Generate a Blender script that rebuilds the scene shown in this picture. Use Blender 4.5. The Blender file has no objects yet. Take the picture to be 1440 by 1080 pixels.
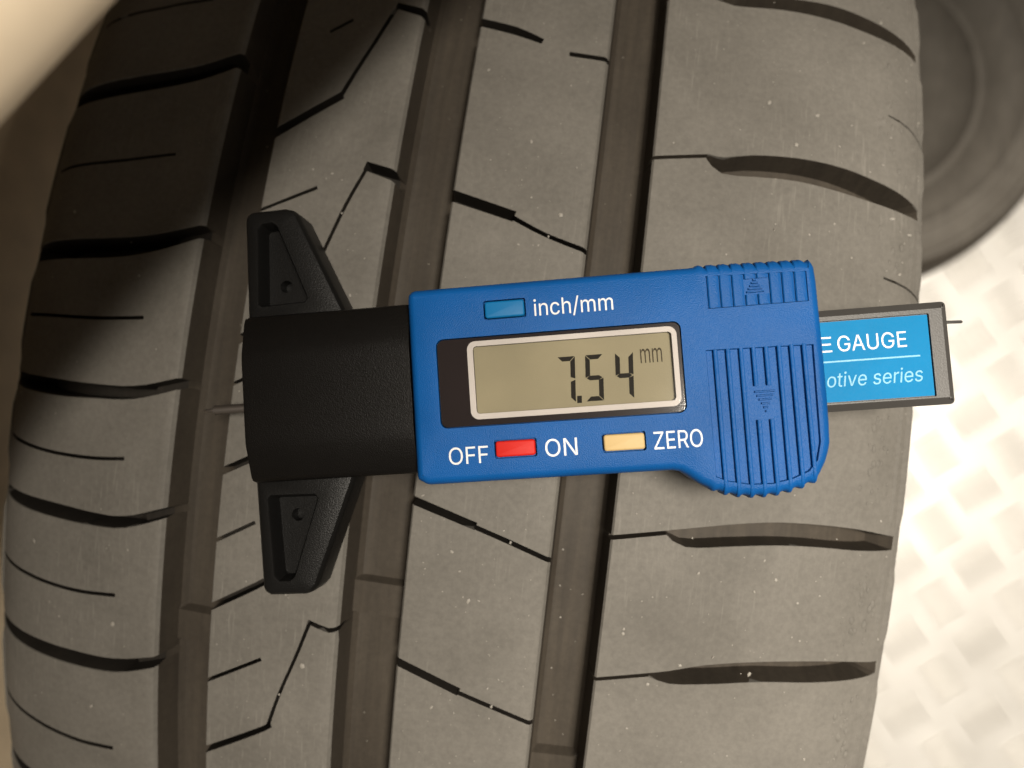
import bpy, math, random
import numpy as np
from mathutils import Vector
from mathutils.geometry import delaunay_2d_cdt

random.seed(7)
rng = np.random.default_rng(7)
SC = bpy.context.scene
COL = SC.collection
MM = 0.001
R = 315.0            # tyre radius, mm; the tyre stands on the floor, its crown at 2R

# ------------------------------------------------------------------ camera
cam_d = bpy.data.cameras.new('camera')
cam = bpy.data.objects.new('camera', cam_d)
COL.objects.link(cam)
cam.location = (30.9 * MM, 0.0, (2 * R + 130.0) * MM)
cam.rotation_euler = (0.0484, 0.0914, 0.1182)
cam_d.sensor_width = 36.0
cam_d.lens = 25.5
cam_d.clip_start = 0.004
cam_d.clip_end = 20.0
cam_d.dof.use_dof = True
cam_d.dof.focus_distance = 0.119
cam_d.dof.aperture_fstop = 12.0
SC.camera = cam

# ------------------------------------------------------------------ world and lamps
world = bpy.data.worlds.new('World')
SC.world = world
world.use_nodes = True
bg = world.node_tree.nodes['Background']
bg.inputs['Color'].default_value = (1.0, 0.86, 0.70, 1)
bg.inputs['Strength'].default_value = 0.16


def lamp(name, kind, loc, target, energy, color, **kw):
    d = bpy.data.lights.new(name, kind)
    o = bpy.data.objects.new(name, d)
    COL.objects.link(o)
    o.location = Vector(loc) * MM
    o.rotation_euler = (Vector(target) - Vector(loc)).to_track_quat('-Z', 'Y').to_euler()
    d.energy = energy
    d.color = color
    for k, v in kw.items():
        setattr(d, k, v)
    return o


C0 = 2 * R
lamp('workshop_lamp', 'SPOT', (350, 10, C0 + 900), (352, -155, C0), 124.0, (1.0, 0.92, 0.80),
     spot_size=math.radians(53.4), spot_blend=0.42, shadow_soft_size=0.17)
lamp('floor_fill', 'SPOT', (760, 60, C0 + 300), (430, 150, 0), 8.0, (1.0, 0.94, 0.85),
     spot_size=math.radians(70), spot_blend=0.6, shadow_soft_size=0.14)  # added fill to brighten the plate and small wheel, no known source
lamp('board_fill', 'SPOT', (500, -300, C0 + 500), (-75, 75, C0 + 79), 7.0, (1.0, 0.89, 0.74),
     spot_size=math.radians(13), spot_blend=0.7, shadow_soft_size=0.03)  # added narrow fill that lights only the cream board, beam kept off the tyre

SC.view_settings.view_transform = 'Standard'
SC.view_settings.look = 'None'
SC.view_settings.exposure = 0.0
SC.view_settings.gamma = 1.0
SC.view_settings.use_curve_mapping = False
SC.render.engine = 'CYCLES'
SC.cycles.max_bounces = 6
SC.cycles.use_denoising = True


# ------------------------------------------------------------------ materials
def base_mat(name):
    m = bpy.data.materials.new(name)
    m.use_nodes = True
    nt = m.node_tree
    return m, nt, nt.nodes['Principled BSDF']


def nd(nt, typ, **kw):
    n = nt.nodes.new(typ)
    for k, v in kw.items():
        if k in n.inputs:
            n.inputs[k].default_value = v
        else:
            setattr(n, k, v)
    return n


def ramp(nt, src, p0, c0, p1, c1):
    r = nt.nodes.new('ShaderNodeValToRGB')
    r.color_ramp.elements[0].position = p0
    r.color_ramp.elements[0].color = c0
    r.color_ramp.elements[1].position = p1
    r.color_ramp.elements[1].color = c1
    nt.links.new(src, r.inputs[0])
    return r


def mixc(nt, fac, a, b, mode='MIX'):
    m = nt.nodes.new('ShaderNodeMix')
    m.data_type = 'RGBA'
    m.blend_type = mode
    for sock, v in ((m.inputs[0], fac), (m.inputs[6], a), (m.inputs[7], b)):
        if isinstance(v, bpy.types.NodeSocket):
            nt.links.new(v, sock)
        else:
            sock.default_value = v
    return m.outputs[2]


def rubber(name, ca, cb, rough=0.68, scratch=True, bump=0.05):
    m, nt, b = base_mat(name)
    tc = nt.nodes.new('ShaderNodeTexCoord')
    big = nd(nt, 'ShaderNodeTexNoise', Scale=45.0, Detail=5.0, Roughness=0.6)
    nt.links.new(tc.outputs['Object'], big.inputs['Vector'])
    r1 = ramp(nt, big.outputs['Fac'], 0.22, ca, 0.80, cb)
    fine = nd(nt, 'ShaderNodeTexNoise', Scale=900.0, Detail=4.0, Roughness=0.7)
    nt.links.new(tc.outputs['Object'], fine.inputs['Vector'])
    r2 = ramp(nt, fine.outputs['Fac'], 0.30, (0.86, 0.86, 0.86, 1), 0.75, (1.10, 1.10, 1.10, 1))
    col = mixc(nt, 1.0, r1.outputs[0], r2.outputs[0], 'MULTIPLY')
    hsrc = fine.outputs['Fac']
    if not scratch:
        mp = nd(nt, 'ShaderNodeMapping')
        mp.inputs['Scale'].default_value = (700, 28, 60)
        nt.links.new(tc.outputs['Object'], mp.inputs['Vector'])
        sn = nd(nt, 'ShaderNodeTexNoise', Scale=1.0, Detail=4.0, Roughness=0.6)
        nt.links.new(mp.outputs[0], sn.inputs['Vector'])
        r5 = ramp(nt, sn.outputs['Fac'], 0.35, (0.90, 0.90, 0.90, 1), 0.68, (1.15, 1.14, 1.12, 1))
        col = mixc(nt, 1.0, col, r5.outputs[0], 'MULTIPLY')
    if scratch:
        mp = nd(nt, 'ShaderNodeMapping')
        mp.inputs['Rotation'].default_value = (0, 0, math.radians(33))
        mp.inputs['Scale'].default_value = (1900, 150, 150)
        nt.links.new(tc.outputs['Object'], mp.inputs['Vector'])
        sn = nd(nt, 'ShaderNodeTexNoise', Scale=1.0, Detail=3.0, Roughness=0.55)
        nt.links.new(mp.outputs[0], sn.inputs['Vector'])
        r3 = ramp(nt, sn.outputs['Fac'], 0.57, (0, 0, 0, 1), 0.74, (0.55, 0.55, 0.55, 1))
        patch = nd(nt, 'ShaderNodeTexNoise', Scale=28.0, Detail=2.0)
        nt.links.new(tc.outputs['Object'], patch.inputs['Vector'])
        r4 = ramp(nt, patch.outputs['Fac'], 0.46, (0, 0, 0, 1), 0.66, (1, 1, 1, 1))
        f = mixc(nt, 1.0, r3.outputs[0], r4.outputs[0], 'MULTIPLY')
        col = mixc(nt, f, col, (0.19, 0.178, 0.158, 1))
    nt.links.new(col, b.inputs['Base Color'])
    b.inputs['Roughness'].default_value = rough
    b.inputs['Specular IOR Level'].default_value = 0.16
    bp = nd(nt, 'ShaderNodeBump', Strength=bump, Distance=0.0004)
    nt.links.new(hsrc, bp.inputs['Height'])
    nt.links.new(bp.outputs[0], b.inputs['Normal'])
    return m


def plastic(name, col, rough=0.4, grain=0.0, gscale=2500.0, spec=0.5, coat=0.0):
    m, nt, b = base_mat(name)
    tc = nt.nodes.new('ShaderNodeTexCoord')
    n = nd(nt, 'ShaderNodeTexNoise', Scale=gscale, Detail=2.0, Roughness=0.5)
    nt.links.new(tc.outputs['Object'], n.inputs['Vector'])
    big = nd(nt, 'ShaderNodeTexNoise', Scale=80.0, Detail=3.0)
    nt.links.new(tc.outputs['Object'], big.inputs['Vector'])
    lo = tuple(c * 0.90 for c in col[:3]) + (1,)
    hi = tuple(min(1, c * 1.08) for c in col[:3]) + (1,)
    r = ramp(nt, big.outputs['Fac'], 0.3, lo, 0.7, hi)
    nt.links.new(r.outputs[0], b.inputs['Base Color'])
    rr = nd(nt, 'ShaderNodeMapRange')
    rr.inputs['To Min'].default_value = rough - 0.06
    rr.inputs['To Max'].default_value = rough + 0.06
    nt.links.new(n.outputs['Fac'], rr.inputs['Value'])
    nt.links.new(rr.outputs[0], b.inputs['Roughness'])
    b.inputs['Specular IOR Level'].default_value = spec
    b.inputs['Coat Weight'].default_value = coat
    if grain:
        bp = nd(nt, 'ShaderNodeBump', Strength=grain, Distance=0.0003)
        nt.links.new(n.outputs['Fac'], bp.inputs['Height'])
        nt.links.new(bp.outputs[0], b.inputs['Normal'])
    return m


M = {}
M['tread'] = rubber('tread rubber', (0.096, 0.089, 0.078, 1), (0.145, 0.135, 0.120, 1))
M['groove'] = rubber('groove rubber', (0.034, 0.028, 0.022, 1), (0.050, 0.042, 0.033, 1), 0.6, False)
M['slot'] = rubber('shade-darkened slot rubber', (0.014, 0.012, 0.010, 1), (0.022, 0.019, 0.016, 1), 0.6, False)  # slot shade put into the colour, as the lamp shines along the slots
M['side'] = rubber('sidewall rubber', (0.075, 0.069, 0.061, 1), (0.105, 0.097, 0.086, 1), 0.55, False)
M['other'] = rubber('second tyre rubber', (0.088, 0.079, 0.068, 1), (0.126, 0.115, 0.100, 1), 0.6, False)
M['rim'] = plastic('dark wheel rim', (0.050, 0.044, 0.038), 0.55)
M['blue'] = plastic('blue body plastic', (0.003, 0.068, 0.245), 0.42, 0.30, 5000.0, 0.13)
M['black'] = plastic('black textured plastic', (0.0045, 0.0040, 0.0036), 0.40, 0.34, 5200.0, 0.12)
M['foot'] = plastic('black foot plastic', (0.0055, 0.0053, 0.0051), 0.38, 0.22, 4600.0, 0.15)
M['beam'] = plastic('dark grey beam plastic', (0.050, 0.047, 0.044), 0.45, 0.12, 4000.0, 0.3)
M['sticker'] = plastic('bright blue sticker', (0.0, 0.16, 0.36), 0.5, 0.0, 2500.0, 0.06)
M['white'] = plastic('white print', (0.58, 0.58, 0.58), 0.5)
M['pale'] = plastic('pale blue print', (0.09, 0.33, 0.47), 0.5)
M['frame'] = plastic('white screen frame', (0.42, 0.385, 0.36), 0.5, 0.0, 2500.0, 0.1)
M['bezel'] = plastic('dark screen bezel', (0.012, 0.008, 0.008), 0.3, 0.0, 2500.0, 0.05)
M['lcd'] = plastic('tan display', (0.215, 0.188, 0.120), 0.6, 0.10, 4200.0, 0.1)
M['segment'] = plastic('display segment', (0.010, 0.0085, 0.006), 0.6, 0.0, 2500.0, 0.05)
M['segment_thin'] = plastic('faint display letters', (0.040, 0.031, 0.018), 0.6, 0.0, 2500.0, 0.05)
M['btn_blue'] = plastic('light blue button', (0.002, 0.115, 0.29), 0.5, 0.0, 2500.0, 0.18)
M['btn_red'] = plastic('red button', (0.46, 0.013, 0.008), 0.5, 0.0, 2500.0, 0.15)
M['btn_yellow'] = plastic('yellow button', (0.46, 0.33, 0.15), 0.5, 0.0, 2500.0, 0.2)
M['cream'] = plastic('cream board', (0.70, 0.585, 0.43), 0.6)
M['panel'] = plastic('brown panel', (0.66, 0.53, 0.37), 0.65)
M['crumb'] = plastic('pale rubber crumbs', (0.20, 0.185, 0.16), 0.6)

m, nt, b = base_mat('steel')
b.inputs['Base Color'].default_value = (0.20, 0.18, 0.165, 1)
b.inputs['Metallic'].default_value = 0.9
b.inputs['Roughness'].default_value = 0.38
M['steel'] = m

m, nt, b = base_mat('bright treadplate')
tc = nt.nodes.new('ShaderNodeTexCoord')
n = nd(nt, 'ShaderNodeTexNoise', Scale=14.0, Detail=5.0)
nt.links.new(tc.outputs['Object'], n.inputs['Vector'])
r = ramp(nt, n.outputs['Fac'], 0.3, (0.58, 0.56, 0.525, 1), 0.7, (0.71, 0.69, 0.655, 1))
nt.links.new(r.outputs[0], b.inputs['Base Color'])
b.inputs['Metallic'].default_value = 0.25
b.inputs['Roughness'].default_value = 0.42
M['plate'] = m

m = bpy.data.materials.new('clear window')
m.use_nodes = True
nt = m.node_tree
nt.nodes.clear()
out = nt.nodes.new('ShaderNodeOutputMaterial')
mx = nt.nodes.new('ShaderNodeMixShader')
fr = nt.nodes.new('ShaderNodeFresnel')
ge = nt.nodes.new('ShaderNodeNewGeometry')
io = nd(nt, 'ShaderNodeMapRange')
io.inputs['To Min'].default_value = 1.45
io.inputs['To Max'].default_value = 1 / 1.45
nt.links.new(ge.outputs['Backfacing'], io.inputs['Value'])
nt.links.new(io.outputs[0], fr.inputs['IOR'])
tr = nt.nodes.new('ShaderNodeBsdfTransparent')
gl = nd(nt, 'ShaderNodeBsdfGlossy', Roughness=0.06)
nt.links.new(fr.outputs[0], mx.inputs[0])
nt.links.new(tr.outputs[0], mx.inputs[1])
nt.links.new(gl.outputs[0], mx.inputs[2])
nt.links.new(mx.outputs[0], out.inputs['Surface'])
M['glass'] = m


# ------------------------------------------------------------------ mesh helpers
def link(name, me, mat, parent=None):
    o = bpy.data.objects.new(name, me)
    COL.objects.link(o)
    if mat is not None and not me.materials:
        me.materials.append(mat)
    if parent is not None:
        o.parent = parent
    return o


def mesh_mm(name, verts, faces, mat, parent=None, smooth=None):
    """One mesh object, coordinates given in mm. smooth = crease angle in degrees."""
    me = bpy.data.meshes.new(name)
    v = np.asarray(verts, float) * MM
    me.from_pydata(v.tolist(), [], [list(map(int, f)) for f in faces])
    me.update()
    if smooth is not None:
        me.polygons.foreach_set('use_smooth', [True] * len(me.polygons))
        me.set_sharp_from_angle(angle=math.radians(smooth))
    return link(name, me, mat, parent)


def empty(name, loc=(0, 0, 0), rz=0.0):
    o = bpy.data.objects.new(name, None)
    o.empty_display_size = 0.02
    COL.objects.link(o)
    o.location = Vector(loc) * MM
    o.rotation_euler = (0, 0, rz)
    return o


def tag(o, label=None, category=None, group=None, kind=None):
    for k, v in (('label', label), ('category', category), ('group', group), ('kind', kind)):
        if v:
            o[k] = v
    return o


def area2(p):
    p = np.asarray(p, float)
    return float(np.sum(p[:, 0] * np.roll(p[:, 1], -1) - np.roll(p[:, 0], -1) * p[:, 1]))


def ccw(p):
    p = np.asarray(p, float)
    return p if area2(p) > 0 else p[::-1].copy()


def inset(p, d):
    """Shrink a counter-clockwise outline by d (miter limited)."""
    p = np.asarray(p, float)
    e1 = p - np.roll(p, 1, 0)
    e2 = np.roll(p, -1, 0) - p
    n1 = np.stack([-e1[:, 1], e1[:, 0]], 1) / np.maximum(np.hypot(*e1.T), 1e-9)[:, None]
    n2 = np.stack([-e2[:, 1], e2[:, 0]], 1) / np.maximum(np.hypot(*e2.T), 1e-9)[:, None]
    n = n1 + n2
    k = 2.0 / np.maximum((n * n).sum(1), 1.0)
    return p + n * k[:, None] * d * 1.0


def inside(pts, poly):
    pts = np.asarray(pts, float)
    poly = np.asarray(poly, float)
    x, y = pts[:, 0], pts[:, 1]
    c = np.zeros(len(pts), bool)
    j = len(poly) - 1
    for i in range(len(poly)):
        xi, yi = poly[i]
        xj, yj = poly[j]
        if yi != yj:
            c ^= ((yi > y) != (yj > y)) & (x < (xj - xi) * (y - yi) / (yj - yi) + xi)
        j = i
    return c


def rrect(x0, y0, x1, y1, r, n=6):
    out = []
    for cx, cy, a0 in ((x1 - r, y0 + r, -90), (x1 - r, y1 - r, 0), (x0 + r, y1 - r, 90), (x0 + r, y0 + r, 180)):
        for k in range(n + 1):
            a = math.radians(a0 + 90 * k / n)
            out.append((cx + r * math.cos(a), cy + r * math.sin(a)))
    return np.array(out)


def slab(name, rings, feats, mat, parent, smooth=40, holes=()):
    """rings: outlines from bottom to top [(outline, z)], same vertex count. feats: contour lists on the top face,
    each [(polygon, z), ...] from the outer contour inwards."""
    V, Fc = [], []
    n = len(rings[0][0])
    for p, z in rings:
        V += [(q[0], q[1], z) for q in p]
    for k in range(len(rings) - 1):
        for i in range(n):
            j = (i + 1) % n
            Fc.append((k * n + i, k * n + j, (k + 1) * n + j, (k + 1) * n + i))
    Fc.append(tuple(range(n - 1, -1, -1)))
    top, zt = rings[-1]
    base = (len(rings) - 1) * n
    if not feats:
        Fc.append(tuple(range(base, base + n)))
    else:
        pts = [tuple(q) for q in top]
        zz = [zt] * n
        edges = [(i, (i + 1) % n) for i in range(n)]
        for f in feats:
            for poly, z in f:
                s = len(pts)
                pts += [tuple(q) for q in poly]
                zz += [z] * len(poly)
                edges += [(s + i, s + (i + 1) % len(poly)) for i in range(len(poly))]
        v2, _, f2, ov, _, _ = delaunay_2d_cdt([Vector(p) for p in pts], edges, [], 0, 1e-5)
        idx = {}
        for i, v in enumerate(v2):
            o = ov[i][0] if ov[i] else -1
            if 0 <= o < n:
                idx[i] = base + o
            else:
                idx[i] = len(V)
                V.append((v[0], v[1], zz[o] if o >= 0 else zt))
        c = np.array([[sum(v2[i][k] for i in f) / 3 for k in (0, 1)] for f in f2])
        ok = inside(c, top)
        for h in holes:
            ok &= ~inside(c, h)
        for f, k in zip(f2, ok):
            if k:
                Fc.append(tuple(idx[i] for i in f))
    return mesh_mm(name, V, Fc, mat, parent, smooth)


def rounded(outline, z0, z1, r, steps=4, rb=0.3):
    """Rings of an extruded outline with a rounded upper edge."""
    o = ccw(outline)
    rings = [(inset(o, rb), z0), (o, z0 + rb)]
    for k in range(steps + 1):
        a = math.radians(90 * k / steps)
        rings.append((inset(o, r * (1 - math.cos(a))), z1 - r + r * math.sin(a)))
    return rings


def ring_plate(name, outer, inner, z0, z1, mat, parent):
    n = len(outer)
    V = [(p[0], p[1], z1) for p in outer] + [(p[0], p[1], z1) for p in inner]
    V += [(p[0], p[1], z0) for p in outer] + [(p[0], p[1], z0) for p in inner]
    Fc = []
    for i in range(n):
        j = (i + 1) % n
        Fc += [(i, j, n + j, n + i), (2 * n + i, 2 * n + j, j, i), (n + i, n + j, 3 * n + j, 3 * n + i)]
    return mesh_mm(name, V, Fc, mat, parent)


def rod(name, pts, radii, mat, parent, n=14):
    """Closed round bar along a straight x axis: pts are (x, y, z) centres."""
    V, Fc = [], []
    for (x, y, z), r in zip(pts, radii):
        for k in range(n):
            a = 2 * math.pi * k / n
            V.append((x, y + r * math.cos(a), z + r * math.sin(a)))
    for s in range(len(pts) - 1):
        for k in range(n):
            j = (k + 1) % n
            Fc.append((s * n + k, s * n + j, (s + 1) * n + j, (s + 1) * n + k))
    Fc.append(tuple(range(n - 1, -1, -1)))
    Fc.append(tuple(range((len(pts) - 1) * n, len(pts) * n)))
    return mesh_mm(name, V, Fc, mat, parent, 50)


# ------------------------------------------------------------------ tread profile
CROWN = [(0, 0), (20, .44), (40, 1.78), (55, 3.36), (66, 4.95), (74, 6.6)]
RIGHT = CROWN + [(81, 8.7), (87, 11.2), (91.5, 14.2), (94.6, 17.6), (96.5, 21.6), (98.4, 28), (100.8, 40), (102.5, 52),
                 (103, 64), (101.5, 80), (98, 95), (92, 108), (84, 117), (78, 120)]
LEFT = CROWN + [(80.5, 8.9), (85.5, 11.9), (89.2, 15.4), (91.8, 19), (93.8, 22.8), (96, 29), (98.4, 40), (99.6, 52),
                (100, 64), (99, 80), (96.5, 95), (91.5, 108), (84, 117), (78, 120)]


def catmull(P, n=40):
    P = np.array(P, float)
    Q = np.vstack([2 * P[0] - P[1], P, 2 * P[-1] - P[-2]])
    out = []
    for i in range(1, len(Q) - 2):
        a, b_, c, d = Q[i - 1:i + 3]
        for k in range(n):
            x = k / n
            out.append(.5 * (2 * b_ + (c - a) * x + (2 * a - 5 * b_ + 4 * c - d) * x * x + (3 * b_ - a - 3 * c + d) * x ** 3))
    out.append(P[-1])
    return np.array(out)


HPS = {1: catmull(RIGHT), -1: catmull(LEFT)}
ULS = {k: np.concatenate([[0], np.cumsum(np.hypot(*np.diff(v, axis=0).T))]) for k, v in HPS.items()}


def prof(u):
    u = np.asarray(u, float)
    a = np.abs(u)

    def both(x, col):
        return np.where(u < 0, np.interp(x, ULS[-1], HPS[-1][:, col]), np.interp(x, ULS[1], HPS[1][:, col]))
    t, d = both(a, 0), both(a, 1)
    t2 = both(a + .2, 0) - t
    d2 = both(a + .2, 1) - d
    l = np.maximum(np.hypot(t2, d2), 1e-9)
    return np.sign(u) * t, d, np.sign(u) * d2 / l, t2 / l      # position and outward normal


def surf(u, s, h):
    t, d, nx, nz = prof(u)
    r = R - d + h * nz
    th = s / R
    return np.stack([t + h * nx, r * np.sin(th), R + r * np.cos(th)], -1)


# ------------------------------------------------------------------ setting: floor
floor_v = [(-1500, -1500, 0), (1800, -1500, 0), (1800, 1500, 0), (-1500, 1500, 0),
           (-1500, -1500, -8), (1800, -1500, -8), (1800, 1500, -8), (-1500, 1500, -8)]
floor = mesh_mm('floor', floor_v, [(0, 1, 2, 3), (7, 6, 5, 4), (0, 4, 5, 1), (1, 5, 6, 2), (2, 6, 7, 3), (3, 7, 4, 0)], M['plate'])
tag(floor, kind='structure')


def bar_geo():
    """A raised lens-shaped bar of five-bar treadplate."""
    V, Fc = [], []
    N, K, L, W, Hh = 8, 6, 17.0, 2.2, 4.2
    for i in range(N + 1):
        x = -1 + 2 * i / N
        w = W * max(0.12, (1 - x * x)) ** 0.5
        hh = Hh * max(0.02, (1 - x ** 4))
        for k in range(K + 1):
            a = math.pi * k / K
            V.append((x * L, w * math.cos(a), 0.02 + hh * math.sin(a)))
    for i in range(N):
        for k in range(K):
            q = i * (K + 1) + k
            Fc.append((q, q + 1, q + K + 2, q + K + 1))
    return np.array(V), Fc


BV, BF = bar_geo()
bar_me = None
far_v, far_f = [], []
cell, ang0 = 52.0, math.radians(52)
ca, sa = math.cos(ang0), math.sin(ang0)
spots = []
for i in range(-24, 25):
    for j in range(-24, 25):
        gx = 445 + cell * (i * ca - j * sa)
        gy = -170 + cell * (i * sa + j * ca)
        if -300 < gx < 1100 and -900 < gy < 700:
            spots.append((math.hypot(gx - 470, gy + 140), gx, gy, (i + j) % 2))
spots.sort()
nbar = 0
for dist, gx, gy, odd in spots:
    a = math.radians(39 if odd else -51)
    for k in range(-2, 3):
        off = k * 8.4
        x = gx - off * math.sin(a)
        y = gy + off * math.cos(a)
        if nbar < 295:
            if bar_me is None:
                o = mesh_mm('raised_bar', BV, BF, M['plate'], floor, 60)
                bar_me = o.data
            else:
                o = link('raised_bar', bar_me, None, floor)
            o.location = (x * MM, y * MM, 0)
            o.rotation_euler = (0, 0, a)
            nbar += 1
        else:
            s = len(far_v)
            c_, s_ = math.cos(a), math.sin(a)
            far_v += [(x + v[0] * c_ - v[1] * s_, y + v[0] * s_ + v[1] * c_, v[2]) for v in BV]
            far_f += [tuple(s + q for q in f) for f in BF]
o = mesh_mm('raised_bar', far_v, far_f, M['plate'], floor, 60)
o['kind'] = 'stuff'

# ------------------------------------------------------------------ the main tyre: tread pattern in (u, s), mm
G1, G2, G3 = (-46.7, -34.2), (-9.8, 3.1), (27.95, 39.5)
SMAX = 190.0
UMAX = 100.0
GD = 7.6
WEAR = {0: [(-55.1, -48.8)], 1: [(-42.8, -36.4)], 2: [(-74.8, -67.0)]}


def groove_lines(g):
    a, b_ = g
    return [(a, 0.0), (a + .45, -.22), (a + .95, -.95), (a + 1.6, -6.3), (a + 2.5, -7.4), (a + 3.4, -GD),
            (b_ - 2.6, -GD), (b_ - 1.7, -7.3), (b_ - .95, -6.2), (b_ - .35, -.40), (b_, 0.0)]


strokes = []            # (points [(u, s, w)], depth, run, chamfer)


def st(pts, depth, run, cham=0.25):
    strokes.append((np.array(pts, float), depth, run, cham))


RIB1_SLOT = [
    [(-44.6, 66.3, 3.3), (-54.5, 62.64, 3.9), (-67.6, 60.4, 4.3), (-81.4, 59.4, 4.3), (-94.5, 60.4, 3.4)],
    [(-44.6, 28.4, 2.6), (-55.3, 25.2, 3.6), (-66.0, 23.5, 4.3), (-85.6, 22.7, 4.2), (-95.0, 23.0, 3.0)],
    [(-44.6, -1.9, 2.3), (-55.0, -5.0, 2.65), (-65.1, -5.8, 3.0), (-74.4, -6.0, 3.5), (-87, -5.6, 3.3), (-95, -5.0, 2.4)],
    [(-44.4, -27.0, 2.1), (-54.3, -30.6, 2.4), (-62.0, -31.2, 2.75), (-71.1, -31.0, 3.1), (-83, -30.6, 2.8), (-95, -29.6, 2.0)],
    [(-44.4, -57.3, 2.2), (-54.9, -60.5, 3.0), (-65.5, -61.2, 3.3), (-75.1, -61.0, 3.2), (-85, -60.4, 3.0), (-95, -59.5, 2.2)],
    [(-44.6, -89.4, 2.6), (-56.0, -93.6, 3.5), (-67.0, -94.9, 3.7), (-75.0, -94.9, 3.7), (-84, -94.3, 3.4), (-95, -93.5, 2.4)],
]
RIB1_SIPE = [
    [(-56.3, 81.4, .74), (-64.2, 80.5, .74), (-71, 79.6, .74), (-86, 79.0, .74)],
    [(-55.2, 43.9, .62), (-62.8, 42.9, .62), (-71.5, 42.0, .64), (-87, 41.5, .66)],
    [(-55.4, 9.8, .70), (-64.0, 9.0, .72), (-73.1, 8.65, .73), (-88, 8.7, .77)],
    [(-55.6, -18.2, .70), (-63.3, -19.1, .71), (-72.4, -19.3, .73), (-80, -18.9, .75), (-90, -18.0, .77)],
    [(-55.4, -45.7, .74), (-63.3, -46.5, .75), (-70.5, -46.5, .76), (-79, -45.9, .78), (-90, -44.9, .80)],
    [(-55.5, -79.4, .84), (-63.2, -80.0, .86), (-70.6, -79.6, .86), (-78.5, -78.7, .87), (-90, -77.6, .89)],
]
RIB4_SLOT = [
    [(50.2, 89.6, 1.0), (52.5, 89.4, 3.0), (62.6, 90.7, 3.4), (72.3, 91.2, 4.1), (79.4, 90.8, 4.2), (88, 90.2, 3.5), (96, 89.8, 2.4)],
    [(49.2, 52.8, 0.9), (52.5, 51.2, 3.5), (58.4, 52.1, 4.6), (66.8, 52.8, 5.0), (75.5, 52.5, 5.4), (83, 51.8, 5.0), (91, 51.2, 4.0), (96.5, 51.0, 2.4)],
    [(49.2, 17.6, 0.9), (52.5, 16.4, 3.5), (60, 17.4, 4.4), (68, 18.3, 4.6), (77, 18.2, 4.6), (85, 17.6, 4.4), (96, 17.0, 2.6)],
    [(48.9, -18.4, 0.9), (52.6, -19.1, 3.5), (61.3, -17.7, 4.2), (68.9, -16.7, 4.4), (77.0, -16.4, 4.35), (85.5, -16.7, 4.2), (96, -17.4, 2.8)],
    [(48.9, -45.1, 0.8), (52.6, -45.3, 2.6), (59.5, -44.1, 3.9), (69.7, -42.8, 4.1), (79.6, -42.5, 4.4), (88, -42.6, 3.9), (96.5, -43.2, 2.6)],
    [(48.9, -79.1, 0.8), (52.6, -79.3, 2.8), (60, -78.0, 4.0), (70, -76.8, 4.2), (80, -76.6, 4.4), (88, -76.8, 3.9), (96.5, -77.4, 2.6)],
]
RIB4_SIPE = [
    [(37.4, 87.2, .72), (50.6, 89.6, .72)], [(37.4, 50.5, .73), (50.0, 52.8, .74)], [(37.4, 15.2, .75), (50.0, 17.6, .75)],
    [(37.4, -20.9, .90), (50.0, -18.3, .77)], [(37.4, -47.4, .68), (49.9, -44.9, .68)], [(37.4, -81.4, .7), (49.9, -79, .7)],
]
ZIG = [                      # rib 2: thick start at the left groove, diagonal sipe, cap slot at the right groove
    ([(-36.0, 48.1, 2.0), (-22.1, 58.2, 1.85)], [(-22.5, 57.8, 1.0), (-19.8, 65.3, .82), (-17.8, 70.6, .82), (-14.7, 79.7, .88)],
     [(-15.1, 79.8, 1.6), (-8.2, 78.1, 2.1)]),
    ([(-36.0, 6.5, 1.8), (-24.8, 13.5, 1.7)], [(-25.0, 13.3, .8), (-22.7, 19.1, .7), (-20.5, 24.9, .7), (-17.4, 35.1, .7), (-14.6, 42.6, .7)],
     [(-15.0, 43.5, 1.9), (-8.0, 41.7, 2.4)]),
    ([(-36.4, -18.8, 1.5), (-29.9, -15.1, 1.5), (-24.0, -11.7, 1.5)], [(-24.2, -11.9, .8), (-20, -1.0, .7), (-15.2, 13.0, .7)],
     [(-15.4, 13.2, 1.4), (-8.0, 12.2, 1.5)]),
    ([(-36.2, -45.2, 1.4), (-25.2, -38.2, 1.4), (-22.1, -35.9, 1.2)], [(-22.4, -36.0, .8), (-19, -25, .7), (-14.8, -13.6, .7)],
     [(-15.0, -13.6, 1.1), (-8.0, -14.4, 1.2)]),
    ([(-36.2, -75.2, 1.45), (-22.4, -66.9, 1.2), (-21.2, -65.7, 1.0)], [(-21.5, -66.2, .76), (-19.5, -59.1, .66), (-16.7, -51.1, .64), (-14.4, -43.7, .69)],
     [(-14.9, -43.6, .97), (-10.6, -44.7, .97), (-8.0, -43.6, .8)]),
    ([(-36.2, -107.5, 1.45), (-22.4, -99, 1.2), (-21.2, -97.8, 1.0)], [(-21.5, -98.2, .76), (-19.5, -91, .66), (-16.7, -83, .64), (-14.4, -75.7, .69)],
     [(-14.9, -75.6, .97), (-10.6, -76.7, .97), (-8.0, -75.6, .8)]),
]
RIB2_SHORT = [[(-36, 32.2, .6), (-23.6, 38.3, .72)], [(-27.7, 72.7, .68), (-23.4, 75.8, .69)], [(-36, -2.0, .65), (-25.5, 4.0, .65)],
              [(-36, -32.0, .69), (-26.8, -26.4, .67)], [(-36, -60, .75), (-23.5, -52.6, .72)], [(-36, -92, .75), (-23.5, -84.6, .72)]]
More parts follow.
